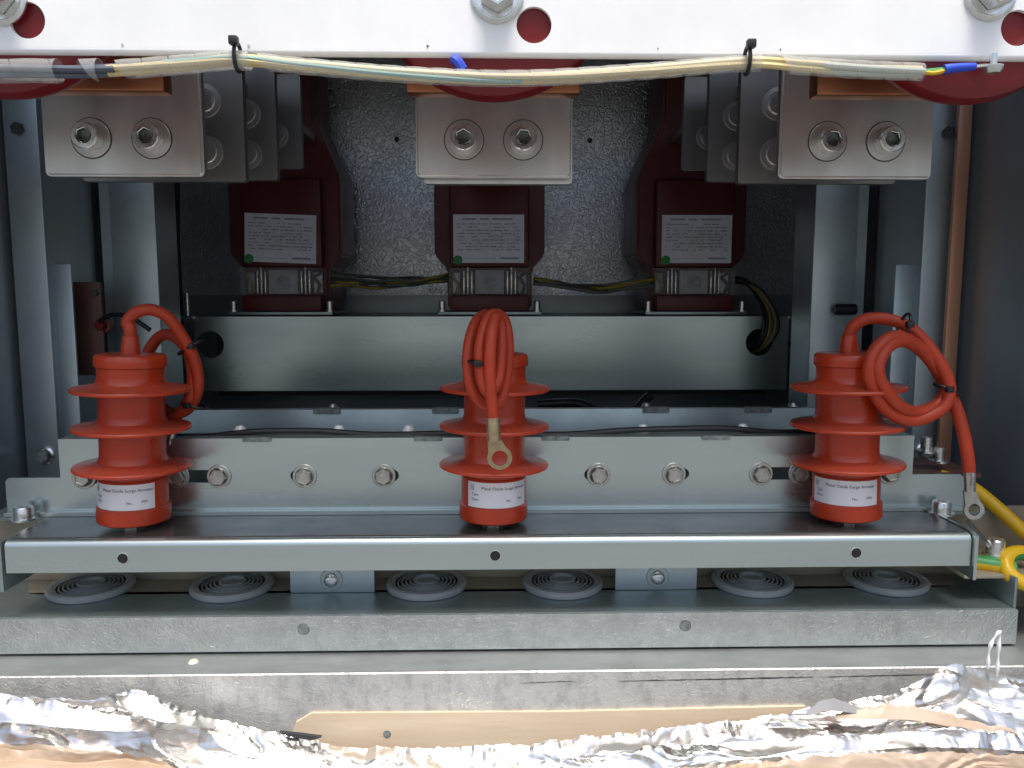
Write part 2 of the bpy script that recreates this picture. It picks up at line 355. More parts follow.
# copper earth strip on the right
tag(B().box(472, 486, 186, 191, -80, 540, bev=1.0).build('copper_strip', 'copper_strip'), 'tall narrow copper strip standing along the right wall', 'copper bar')

# ================================================================== REAR: current transformers on their beam
t = thing('mounting_beam', 'wide grey steel beam with round holes under the three transformers', 'beam', (0, 460, 55))
B().prism(rrect(-404, 404, 56, 156.5, 1.5), [circ(-384, 119, 18.5, 28), circ(364, 121, 18.5, 28)], 447, 450).build('front_web', 'galv_smooth', t)
B().box(-404, 404, 450.3, 646, 154, 157, bev=0.7).build('top_flange', 'galv', t)
B().box(-404, 404, 450.3, 520, 55, 57.5).build('bottom_flange', 'galv', t)
for sx in (-1, 1):
    B().lathe([(0, 0), (3.2, 0), (3.2, 30), (2.4, 31), (0, 31)], (sx * 412, 446, 158), 'z', 14).build('stud', 'bolt', t)
    B().box(sx * 412 - 9, sx * 412 + 9, 440, 456, 153, 157.5, bev=0.6).build('stud_tab', 'galv', t)
    B().prism([(sx * 418, 100), (sx * 406, 118), (sx * 420, 140), (sx * 420, 260), (sx * 414, 400), (sx * 424, 400), (sx * 432, 260), (sx * 432, 100)], [], 452, 453.2).build('side_flap', 'dark_steel', t)
    # dark hole behind each round opening
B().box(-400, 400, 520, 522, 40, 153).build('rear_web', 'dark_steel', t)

def ct(i):
    x = PH[i] - 6; y0 = 482
    t = thing('current_transformer', ('dark red transformer with tilted rating plate behind the left arrester', 'dark red transformer in the middle, straight above the central arrester',
              'dark red transformer on the right beside the wire bundle that drops into the beam')[i], 'transformer', (x, y0 + 60, 158), 'current transformers on the rear beam')
    pts = [(60, 166), (60, 222), (78, 242), (78, 350), (44, 430), (44, 520)]
    poly = [(x + a, b) for a, b in pts] + [(x - a, b) for a, b in pts[::-1]]
    body = B().prism(poly, [], y0 + 22, y0 + 130)
    bmesh.ops.bevel(body.bm, geom=[e for e in body.bm.edges if e.calc_face_angle(0) > 0.3], offset=3, segments=2, affect='EDGES')
    bo = body.build('body', 'ct', t)
    B().box(x - 55, x + 55, y0, y0 + 30, 224, 344, bev=3).build('front_block', 'ct', t)
    B().box(x - 54, x + 54, y0 - 10, y0 + 24, 163.5, 185, bev=1.5).build('base_block', 'ct', t)
    pl = B().box(x - 71, x + 71, y0 - 18, y0 + 120, 158.5, 162.5, bev=0.6).build('base_plate', 'galv', t)
    for sx in (-1, 1):
        b = B(); b.lathe([(0, 0), (6.5, 0), (6.5, 2), (4.4, 2.2), (4.4, 14), (3.6, 15), (0, 15)], (x + sx * 66, y0 - 9, 162.6), 'z', 18); b.build('stud', 'bolt', t)
    # terminal box with its clear cover
    tb = B().box(x - 20, x + 20, y0 + 2, y0 + 20, 187, 220, bev=1).build('terminal_block', 'term', t)
    B().lathe([(10, 0), (10, 1), (7.6, 1.2), (7.6, 0.2), (6, 0.2), (6, 1.0), (0, 1.0)], (x, y0 + 1.8, 203), '-y', 28).build('seal_screw', 'clip', tb)
    for dx in (-36, -30.5, -25, 25, 30.5, 36):
        top = 227 if abs(dx) == 30.5 else 219
        B().box(x + dx - 1.1, x + dx + 1.1, y0 + 3, y0 + 6, 186.5, top, bev=0.5).build('terminal_pin', 'bolt', t)
    for dx, wd in ((-47, 5), (46, 6)):
        B().box(x + dx - wd, x + dx + wd, y0 + 12, y0 + 19, 188, 217, bev=2).build('terminal_shroud', 'white_fibre' if (i + (dx > 0)) % 2 else 'term', t)
    for dx in (-47, 46):
        B().tube([(x + dx, y0 + 10, 188), (x + dx + 3, y0 + 8, 200), (x + dx - 4, y0 + 9, 210), (x + dx * 1.1, y0 + 14, 216)], 2.4, 7).build('wire_tail', ('wire_ochre' if dx < 0 else 'wire_dark'), t)
    c = B(); c.box(x - 56, x + 56, y0 - 6, y0 - 5, 186, 223, bev=0.3)
    c.box(x - 56.5, x - 55.5, y0 - 4.8, y0 + 20, 186, 223); c.box(x + 55.5, x + 56.5, y0 - 4.8, y0 + 20, 186, 223); c.box(x - 55, x + 55, y0 - 4.8, y0 + 20, 222, 223)
    c.build('clear_cover', 'clear', t)
    # rating plate, printed lines and the green dot
    rot = (R(2.0), 0, 0)[i]; ox = (-1, -1, 2)[i]
    def wp(u, v, lift=0.0):
        return (x + ox + u * math.cos(rot) + v * math.sin(rot), y0 - 0.5 - lift, 263 - u * math.sin(rot) + v * math.cos(rot))
    lb = B().box(-49, 49, -0.35, 0.1, -33, 33)
    for v in lb.bm.verts: v.co = Vector(wp(v.co.x, v.co.z, -v.co.y))
    lo = lb.build('rating_plate', 'ctlabel', t, smooth=0)
    rnd = random.Random(20 + i)
    pr = B()
    def q(u0, u1, v0, v1):
        vs = [pr.bm.verts.new(Vector(wp(u, v, 0.55))) for u, v in ((u0, v0), (u1, v0), (u1, v1), (u0, v1))]; pr.bm.faces.new(vs)
    u = -37
    for ws in (20, 3, 12, 3, 28): 
        if ws > 5: q(u, u + ws, 25.5, 28.2)
        u += ws + 1
    for r_ in range(9):
        v = 19.5 - r_ * 4.4; u = -44
        while u < 40:
            L_ = rnd.uniform(2, 11)
            if rnd.random() < 0.75: q(u, min(u + L_, 44), v, v + 1.5)
            u += L_ + rnd.uniform(1.2, 4)
    for r_ in range(6): q(0, 44, 16 - r_ * 5.6, 16.35 - r_ * 5.6)
    for u in (0, 9, 18, 27, 36): q(u, u + 0.35, -14, 18)
    q(16, 42, -28, -25); q(-40, 10, -27.4, -26.8)
    pr.build('plate_print', 'ink_pale', lo, smooth=0)
    dgx = wp(-43, -29)
    B().lathe([(0, 1.2), (6.4, 1.2), (6.4, 0.6), (0, 0.6)], dgx, '-y', 24).build('green_dot', 'green', lo)
for i in range(3): ct(i)

# wires between the transformers
def wires(name, label, strands):
    t = thing(name, label, 'wires', strands[0][1][0], 'wire bundles between the transformers')
    for m, pts, r in strands: B().tube(pts, r, 8, 5).build('wire', m, t)
def bundle(x0, x1, z, sag, seed, y=500):
    rr = random.Random(seed); out = []
    for k, m in enumerate(('wire_dark', 'wire_sage', 'wire_ochre', 'wire_dark', 'wire_sage', 'wire_ochre', 'wire_dark', 'wire_sage')):
        z0 = z + rr.uniform(-8, 8); z1 = z + rr.uniform(-8, 8); n = 6; pts = []
        for j in range(n + 1):
            f = j / n
            pts.append((x0 + (x1 - x0) * f, y + rr.uniform(-5, 5), z0 * (1 - f) + z1 * f - sag * math.sin(math.pi * f) + rr.uniform(-3.2, 3.2)))
        out.append((m, pts, rr.uniform(1.6, 2.3)))
    return out
wires('wire_bundle', 'loose grey and yellow wires between left and middle transformers', bundle(-230, -56, 207, 6, 3))
wires('wire_bundle', 'loose grey and yellow wires between middle and right transformers', bundle(56, 232, 205, 9, 5))
st = []
for k, m in enumerate(('black', 'black', 'wire_ochre', 'wire_dark', 'wire_ochre', 'black')):
    a = (k - 2.5) * 4.2
    st.append((m, [(343, 492, 207 + a * 0.3), (354 - a * .2, 478, 203 + a * .3), (368 + a * .3, 462, 186 + a * .4), (378 + a * 0.8, 448, 160), (377 + a * .9, 441, 138), (368 + a * .6, 446, 116), (358 + a * .4, 462, 106)], 2.6 if m == 'black' else 2.1))
wires('wire_bundle', 'dark bundle with yellow wires dropping into the right hole of the beam', st)

# low dark lead lying under the beam
tag(B().tube([(60, 420, 40), (110, 400, 44), (140, 380, 34), (172, 360, 36), (200, 372, 58)], 6, 10).build('black_lead', 'black'), 'black cable in the shadow under the rear beam', 'cable')

# ================================================================== MIDDLE: plates behind the arresters
t = thing('rear_plate', 'narrow grey plate behind the bolted plate, its edge clipped', 'plate', (0, 142, -60))
B().box(-352, 352, 140, 143, -60, 74.5, bev=0.5).build('sheet', 'galv', t)
B().box(-352, 352, 143.3, 152, 71.5, 74, bev=0.4).build('top_flange', 'galv', t)
for x in (-164, -48, 12, 160, 262): 
    cl = B().prism(rrect(x - 13, x + 13, 70.5, 75.8, 1.2), [], 137.5, 144.8).build('edge_clip', 'clip', t)
for x in (-160, 152, 300): B().lathe([(0, 4), (3, 3.4), (4.6, 0), (0, 0)], (x, 150, 75), 'z', 16).build('rivet', 'bolt', t)

t = thing('bolted_plate', 'long grey steel plate carrying a row of bolts behind the arresters', 'plate', (0, 33, -2))
ol = [(-412, 4.5), (-412, 30), (-409, 33), (-366, 33), (-366, 66), (361, 66), (361, 32), (403, 32), (408, 27), (408, 4.5)]
ZB = 33.5
holes = [slot(-268, -233, ZB, 5.6), slot(-168, -160, ZB, 5.2), slot(-94, -86.5, ZB, 5.2), slot(82, 90, ZB, 5.2), slot(153, 162, ZB, 5.2), slot(229, 263, ZB, 5.6), slot(-346, -320, ZB, 5.6)]
B().prism(ol, holes, 31.5, 34).build('sheet', 'galv_smooth', t)
B().prism([(-412, 1.0), (-412, 4.4), (408, 4.4), (408, 1.0)], [], 26, 34.5).build('foot_bend', 'galv_smooth', t)
B().box(-430, 424, 25.5, 60, -2.5, 0.6, bev=0.5).build('foot_flange', 'galv', t)
B().box(-366, 361, 34.2, 60, 63.8, 66, bev=0.4).build('top_flange', 'galv', t)
for x in (-346, -268, -233, -161, -94, 89, 154, 229, 263, 341):
    bolt(t, x, 31.4, ZB, 'hex', 0.78, rot=random.uniform(0, 1), lean=(random.uniform(-.03, .03), random.uniform(-.03, .03)))
for x in (-200, -56, 52, 189): B().prism(rrect(x - 12, x + 12, 63.2, 67.0, 1), [], 29.6, 36.5).build('edge_clip', 'clip', t)
for x, y in ((-391, 20), (381, 20)):
    b = B(); b.lathe([(0, 0), (10.5, 0), (10.5, 1.6), (7.5, 1.8), (7.5, 10), (6.8, 11), (3.8, 11), (3.5, 7), (0, 7)], (x, 44 - 28 + 3, 0.7), 'z', 28); b.build('cap_screw', 'bolt', t)
tag(B().tube([(-360, 48, 64.4), (-300, 46, 66.4), (-255, 48, 64.4), (-205, 46, 69.4), (-150, 47, 69.4), (-100, 48, 65.9), (-20, 46, 67.4), (60, 48, 65.4), (120, 46, 69.4), (200, 47, 70.4), (250, 48, 66.4), (330, 46, 70.4)], 2.6, 8).build('black_hose', 'black'),
    'thin black hose lying along the top of the bolted plate', 'hose')
for n, x in enumerate((-222, -136, -75, 131, 220)):
    piece('stud_tip', 'stip', lambda: B().lathe([(0, 5), (3, 4.6), (5.5, 1), (5.5, -8), (0, -8)], (0, 0, 0), 'z', 18), 'label', t, (x, 56, 68))

# ================================================================== FRONT: channel that carries the arresters
t = thing('support_channel', 'bright zinc channel the three red arresters stand on', 'channel', (0, -6, -28))
ch = B()
prof = [(25, 0), (-30.4, 0)] + [(-30.4 - 6 * math.sin(R(a)), -6 + 6 * math.cos(R(a))) for a in range(10, 91, 10)] + [(-36.4, -25.6), (-34.2, -25.6), (-34.2, -6.0), (-30.4, -2.4), (25, -2.4)]
for p0 in (1,):
    V0 = [ch.bm.verts.new((-374, y, z)) for y, z in prof]; V1 = [ch.bm.verts.new((374, y, z)) for y, z in prof]
    nP = len(prof)
    for k in range(nP): ch.bm.faces.new((V0[k], V0[(k + 1) % nP], V1[(k + 1) % nP], V1[k]))
    ch.bm.faces.new(V0[::-1]); ch.bm.faces.new(V1)
    bmesh.ops.recalc_face_normals(ch.bm, faces=ch.bm.faces[:])
ch.build('sheet', 'galv_smooth', t)
B().box(-373.5, 373.5, -30.4, 25.4, 0.25, 0.7).build('stained_top', 'stained_top', t, smooth=0)
for x in (-285, 0.5, 283):
    h = B().lathe([(4.6, 0), (4.6, 0.5), (4.0, 0.6), (3.9, 0.25)], (x, -36.45, -14.5), '-y', 24); h.build('hole_rim', 'bolt', t)
    B().lathe([(3.9, 0.12), (0, 0.12)], (x, -36.45, -14.5), '-y', 24).build('hole', 'black', t)
B().prism([(-40, -36), (-40, -0.5), (-34, 1.5), (20, 1.5), (20, -36)], [], 375, 377.5, 'yz').build('end_flange', 'galv_smooth', t)
B().prism([(-38, -40), (-38, -1), (20, -1), (20, -40)], [], -378.5, -376, 'yz').build('end_flange', 'galv', t)

# ------------------------------------------------------------------ lower tray with cable grommets
t = thing('cable_tray', 'galvanised tray with a speckled front lip holding six rubber grommets', 'tray', (0, 10, -95))
GX = (-346, -226, -59, 59, 225, 343)
B().prism([(-430, -26), (421, -26), (421, 52), (-430, 52)], [circ(x, 32, 29, 32) for x in GX], -67.4, -65, 'xy').build('floor_sheet', 'galv', t)
B().prism([(-395, 24), (400, 24), (414, 52), (-410, 52)], [circ(x, 32, 30.5, 32) for x in GX], -64.95, -64.6, 'xy').build('tan_liner', 'tan', t)  # added tan sheet that paints what the tray floor mirrors
B().prism(rrect(-430, 421, -94, -65.3, 0.8), [circ(-151, -76, 4.8), circ(152, -76, 4.8)], -28.6, -26.2).build('front_lip', 'galv_spangle', t)
B().box(418.8, 421, -25.8, 52, -64.8, -40, bev=0.3).build('end_wall', 'galv', t)
for x in (-151, 152): B().lathe([(0, 0.6), (4.6, 0.4), (4.6, -1)], (x, -28.0, -76), '-y', 20).build('hole_plug', 'clip', t)
struct(B().box(-489, 489, 54, 56, -110, -2.6).build('tray_back_panel', 'tan', smooth=0))
for x0, x1, xs in ((-173, -102, -138), (103, 173, 139)):
    tt = thing('tray_bracket', {-173: 'small zinc bracket with a round screw left of centre under the channel', 103: 'small zinc bracket with a round screw right of centre under the channel'}[x0], 'bracket', ((x0 + x1) / 2, 50, -65), 'brackets on the tray')
    B().box(x0, x1, 19, 21.5, -64.7, -30, bev=0.5).build('sheet', 'galv_wall', tt)
    piece('washer', 'bw', lambda: washer(9.5, 3, 1.4), 'galv', tt, (xs, 18.9, -53)); piece('screw', 'bs', lambda: B().lathe([(6, 0), (5.8, 2), (4.2, 3.8), (2.6, 4.2), (2.2, 2.4), (0, 2.4)], axis='-y', seg=26), 'bolt', tt, (xs, 17.4, -53))
glab = ('grey ringed rubber grommet at the far left of the tray', 'grey ringed grommet second from the left, just left of the left bracket', 'grey ringed grommet right of the left bracket',
        'grey ringed grommet left of the right bracket', 'grey ringed grommet just right of the right bracket', 'grey ringed rubber grommet at the far right of the tray')
for i, x in enumerate(GX):
    t = thing('cable_grommet', glab[i], 'grommet', (x, 32, -65), 'rubber cable grommets in the tray')
    B().lathe([(27.0, 2), (29.8, 3.0), (30.2, 3.6), (33.4, 3.2), (34.8, 1.6), (34.8, -1.2), (34, -2.4), (27, -3.0)], (x, 32, -62.2), 'z', 56).build('outer_ring', 'grommet', t)
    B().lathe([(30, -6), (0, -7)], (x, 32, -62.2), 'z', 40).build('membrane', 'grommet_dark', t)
    for r, h in ((24.6, 2.4), (21.2, 3.0), (17.8, 3.4), (14.4, 3.8)):
        B().lathe([(r + 0.65, h - 8), (r + 0.55, h), (r - 0.5, h + 0.2), (r - 0.6, h - 8)], (x, 32, -62.6), 'z', 44).build('ring_step', 'grommet', t)
    B().lathe([(11.5, -4), (11.5, 4.6), (10.2, 5.2), (9.2, 2.6), (0, 2.0)], (x, 32, -62.6), 'z', 40).build('centre_cup', 'grommet', t)

# ------------------------------------------------------------------ sill in front
t = thing('front_sill', 'galvanised front sill with a scratched speckled face', 'sill', (0, -40, -131))
B().prism([(-60.5, -150), (-60.5, -97.8), (-59.7, -97), (52, -97), (52, -99), (-58.3, -99), (-58.3, -150)], [], -560, 560, 'yz').build('sheet', 'galv_sill', t)
for pts in ([(20, 82), (60, 99), (62, 100), (100, 92), (92, 0)],):
    pass
B().box(-560, 560, -58.8, 52, -96.9, -96.3).build('ledge', 'ledge', t, smooth=0)  # added darker sheet: shading reflected from the lip put into the colour
def scar(x0, x1, z, h, seed):
    rr = random.Random(seed); b = B(); n = 26; up = []; lo = []
    for k in range(n + 1):
        f = k / n; e = math.sin(math.pi * f) ** 0.5
        xx = x0 + (x1 - x0) * f
        up.append(b.bm.verts.new((xx, -60.75, z + f * 1.2 + e * h * rr.uniform(0.3, 1.0)))); lo.append(b.bm.verts.new((xx, -60.75, z + f * 1.2 - e * h * rr.uniform(0.1, 0.6))))
    for k in range(n): b.bm.faces.new((lo[k], lo[k + 1], up[k + 1], up[k]))
    return b.build('scratch', 'scar', t, smooth=0)
scar(18, 62, -106.4, 0.55, 1); scar(90, 196, -105.8, 0.7, 2); scar(160, 245, -105.2, 0.9, 3); scar(246, 345, -104.2, 0.7, 4)
tag(B().lathe([(0, 2), (3, 1.6), (4.2, 0), (3, -1), (0, -1)], (-233, -42, -96.0), 'z', 9).build('crumb', 'crumb'), 'tiny pale crumb lying on the sill ledge', 'crumb')
t = thing('plywood_board', 'pale plywood edge showing under the sill above the foil', 'board', (0, -50, -175))
B().prism([(-157.0, -152.8), (-150.4, -134.5), (-138.2, -127.4), (49.4, -128.6), (237.4, -126.5), (265.9, -158.6), (158.0, -181.7), (-148.7, -177.2)], [], -62.5, -40).build('board_face', 'wood', t)
B().lathe([(0, 0.5), (3, 0.3), (3.4, -1)], (-82.0, -62.6, -144.7), '-y', 9).build('nail_dent', 'clip', t)

# ================================================================== TOP: white rail, insulators, copper bars, brackets
RY = -152
t = thing('top_rail', 'white sheet rail with bolts and round holes across the top', 'rail', (0, RY, 323))
B().prism([(-560, 327.5), (560, 327.5), (560, 470), (-560, 470)], [circ(*(-266.2, 342.5), 10.2, 30), circ(*(23.6, 341.9), 10.2, 30), circ(*(308.2, 342.3), 10.2, 30)], RY, RY + 3).build('sheet', 'rail', t)
B().tube([(-560, RY + 3, 327.0), (560, RY + 3, 327.0)], 3.0, 14, 1).build('rolled_edge', 'rail', t)
for x in (-213, -141, -38, 96, 168):
    B().prism(circ(x, 329.2 + (x % 3) * 0.5, 0.4 + (x % 4) * 0.12, 7), [], RY - 0.35, RY - 0.1).build('paint_chip', 'term' if x % 2 else 'scar', t)
for n, (u, s_) in enumerate(((0, 1), (497, 1), (988, 1.1))):
    x, z = ((-280.6, 354.3), (2.2, 357.7), (290.2, 361.2))[n]
    b = piece('bolt', 'railbolt', lambda: hexhead(10.5, 11, 0), 'bolt', t, (x, RY - 3.4, z), (0, 0.2 + n * .3, 0))
    ws = piece('washer', 'railwash', lambda: B().lathe([(4, 0), (15.5, 0), (15.5, 1.4), (14, 2.2), (12.6, 2.2), (12.6, 3.2), (4, 3.4)], axis='-y', seg=40), 'bolt', b, (x, RY, z)); ws.location = (0, 3.3 * S, 0)
nm = ('left', 'middle', 'right')
for i, x in enumerate(PH):
    t = thing('post_insulator', 'dark red round insulator behind the %s bolt of the white rail' % nm[i], 'insulator', (x, -120, 372), 'red insulators behind the rail')
    B().lathe([(0, 40), (66, 40), (72, 36), (74, 28), (72, 20), (60, 8), (44, 0), (40, -46), (0, -46)], (x, -108, 376), '-y', 72).build('body', 'resin', t)
    t = thing('copper_bar', 'copper bar end above the %s silver terminal plate' % nm[i], 'copper bar', (x, -55, 320), 'copper bars behind the rail')
    B().box(x - 60.5, x + 60.5, -62, -46, 325.5, 362, bev=2.0).build('bar', 'copper', t)
    B().lathe([(0, 0), (9, 0), (9, 8), (0, 8)], (x + 28, -46, 345), '-y', 6).build('bolt', 'bolt', t)

def terminal(i):
    x = (-285.5, 0.5, 285.5)[i]
    t = thing('terminal_bracket', ('stack of silver terminal plates at top left, two socket bolts on its face', 'silver terminal plate in the middle with two socket bolts above the central transformer',
              'stack of silver terminal plates at top right, two socket bolts on its face')[i], 'bracket', (x, 60, 276), 'silver terminal brackets hanging under the rail')
    sx = (-1, 0, 1)[i]
    fp = B().prism(rrect(x - 61, x + 61, 277.5, 400, 4), [], 2, 12)
    bmesh.ops.bevel(fp.bm, geom=[e for e in fp.bm.edges if e.calc_face_angle(0) > 1.0], offset=2.0, segments=3, affect='EDGES')
    fp.build('front_plate', 'nickel', t)
    for dx in (-23.5, 22.5):
        B().lathe([(15.7, 0), (15.7, 0.25), (14, 0.25), (14, 0)], (x + dx, 1.95, 306), '-y', 40).build('washer_groove', 'wire_dark', t)
        bolt(t, x + dx, 1.9, 306, 'cap', 1.0, rot=random.uniform(0, 1))
    if i == 1:
        B().prism(rrect(x - 56, x + 62, 274.0, 400, 3), [], 13, 22).build('rear_plate', 'nickel', t)
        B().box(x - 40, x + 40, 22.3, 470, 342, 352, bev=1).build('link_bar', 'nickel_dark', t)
        return
    # plates one behind the other, each with bolts half hidden by the one in front
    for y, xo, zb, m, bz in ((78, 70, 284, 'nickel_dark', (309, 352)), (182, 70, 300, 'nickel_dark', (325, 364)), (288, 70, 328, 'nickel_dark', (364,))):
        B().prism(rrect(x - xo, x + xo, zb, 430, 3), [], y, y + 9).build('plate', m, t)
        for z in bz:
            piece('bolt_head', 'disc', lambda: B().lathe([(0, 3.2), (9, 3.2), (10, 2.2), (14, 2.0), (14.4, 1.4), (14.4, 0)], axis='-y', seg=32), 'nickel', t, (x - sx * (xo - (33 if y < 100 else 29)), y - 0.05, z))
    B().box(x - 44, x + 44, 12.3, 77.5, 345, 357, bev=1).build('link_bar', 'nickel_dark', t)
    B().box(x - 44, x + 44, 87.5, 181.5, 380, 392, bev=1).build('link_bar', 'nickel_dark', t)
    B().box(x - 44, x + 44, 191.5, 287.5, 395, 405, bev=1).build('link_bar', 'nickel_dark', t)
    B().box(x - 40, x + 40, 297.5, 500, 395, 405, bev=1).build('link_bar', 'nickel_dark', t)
for i in range(3): terminal(i)

# ------------------------------------------------------------------ wire harness under the rail
t = thing('wire_harness', 'pale yellow wires in clear spiral wrap tied under the white rail', 'wires', (0, -158, 318))
HP = [(-301.0, -160.0, 311.5), (-267.6, -160.0, 312.3), (-222.8, -160.0, 312.8), (-177.8, -160.0, 316.1), (-145.0, -160.0, 318.8), (-110.1, -160.0, 316.0), (-64.7, -160.0, 312.4), (-24.8, -160.0, 310.4), (3.8, -160.0, 309.8), (38.2, -160.0, 310.8), (90.1, -160.0, 314.5), (146.1, -160.0, 319.0), (177.0, -160.0, 317.8), (212.0, -160.0, 316.0), (248.4, -160.0, 314.9)]
HS = spline(HP, 10)
HF = frames(HS)
def strand(f0, f1, rr, ang, twist, r, m, name='wire'):
    i0, i1 = int(f0 * (len(HS) - 1)), int(f1 * (len(HS) - 1))
    pts = [HS[i] + Vector((0, math.cos(ang + twist * i) * rr, math.sin(ang + twist * i) * rr)) for i in range(i0, i1 + 1, 2)]
    B().tube(pts, r, 8, 3).build(name, m, t)
for k in range(3): strand(0.15, 0.90, 1.8, k * 2.09, 0.035, 1.9, 'wire_y')
for k in range(3): strand(0.89, 1.0, 2.0, k * 2.09 + 0.4, 0.035, 1.9, ('wire_pale', 'wire_y', 'wire_pale')[k])
strand(0.20, 0.60, 2.3, 1.3, 0.035, 1.4, 'wire_green'); 
for k in range(3): strand(0.0, 0.165, 2.1, k * 2.09, 0.05, 2.0, 'wire_blue')
def wrap(f0, f1, r, pitch, cover):
    i0, i1 = int(f0 * (len(HS) - 1)), int(f1 * (len(HS) - 1)); P = HS[i0:i1 + 1]
    ds = [0]
    for a, b in zip(P, P[1:]): ds.append(ds[-1] + (b - a).length)
    L_ = ds[-1]; n = int(L_ / pitch * 18); A = []; Bv = []; b = B(); j = 0
    def pt(s_):
        s_ = min(max(s_, 0), L_ - 1e-3); j = 0
        lo, hi = 0, len(ds) - 1
        while hi - lo > 1:
            mid = (lo + hi) // 2
            if ds[mid] <= s_: lo = mid
            else: hi = mid
        f = (s_ - ds[lo]) / (ds[lo + 1] - ds[lo]); return P[lo].lerp(P[lo + 1], f)
    rows = []
    for k in range(n + 1):
        a = 2 * math.pi * k / 18; s_ = pitch * k / 18
        row = []
        for q_ in range(4):
            c = pt(s_ + pitch * cover * q_ / 3); rr2 = r + (0.25 if q_ in (1, 2) else 0)
            row.append(c + Vector((0, math.cos(a) * rr2, math.sin(a) * rr2)))
        rows.append(row)
    b.grid(rows); return b.build('spiral_wrap', 'wrap', t)
wrap(0.0, 0.112, 6.4, 22, 0.985); wrap(0.117, 0.148, 6.3, 24, 0.985); wrap(0.155, 0.30, 5.2, 15, 0.97); wrap(0.30, 0.80, 4.5, 14, 0.965); wrap(0.815, 1.0, 4.9, 14, 0.97)
for u, x, z in ((0, *(-145.0, 319.0)), (1, *(146.1, 319.2))):
    b = B()
    ring = [(x + 0.2 * math.cos(a), -160 + 6.3 * math.cos(a), z + 1.5 + 7.6 * math.sin(a)) for a in [2 * math.pi * k / 24 for k in range(25)]]
    b.tube(ring, 1.2, 8, 1, cap=False); b.build('cable_tie', 'black', t)
    B().box(x - 2.6, x + 2.6, -169, -164, z + 6.2, z + 11.2, bev=1).build('tie_head', 'black', t)
B().tube([HP[-1] + (0,) if False else HP[-1], (254.2, -160.0, 315.5), (262.4, -160.0, 316.3)], 1.5, 8, 4).build('wire', 'earth_green', t)
B().tube([HP[-1], (254.9, -161.0, 314.1), (262.5, -161.0, 315.8)], 1.3, 8, 4).build('wire', 'yellow', t)
B().tube([(260.7, -161.0, 315.8), (265.3, -161.0, 316.7), (274.7, -161.0, 317.5), (278.7, -161.0, 317.8)], lambda f: 2.9 - 0.8 * f, 14, 4).build('ferrule', 'blue', t)
B().tube([(278.7, -161.0, 317.8), (285.2, -160.0, 318.7), (291.1, -158.0, 319.3)], 1.5, 10, 4, flat=0.5).build('ring_lug', 'lug', t)
B().lathe([(0, -5), (4, -4.2), (5.6, -1.6), (5.6, 0), (2, 0.2), (2, 7), (0, 7)], (291.1, -158.0, 319.0), 'z', 24).build('screw', 'bolt', t)
B().tube([(-23.3, -155.0, 322.3), (-20.4, -156.0, 319.9), (-17.5, -156.0, 315.4)], 3.0, 8, 3).build('wire', 'blue', t)

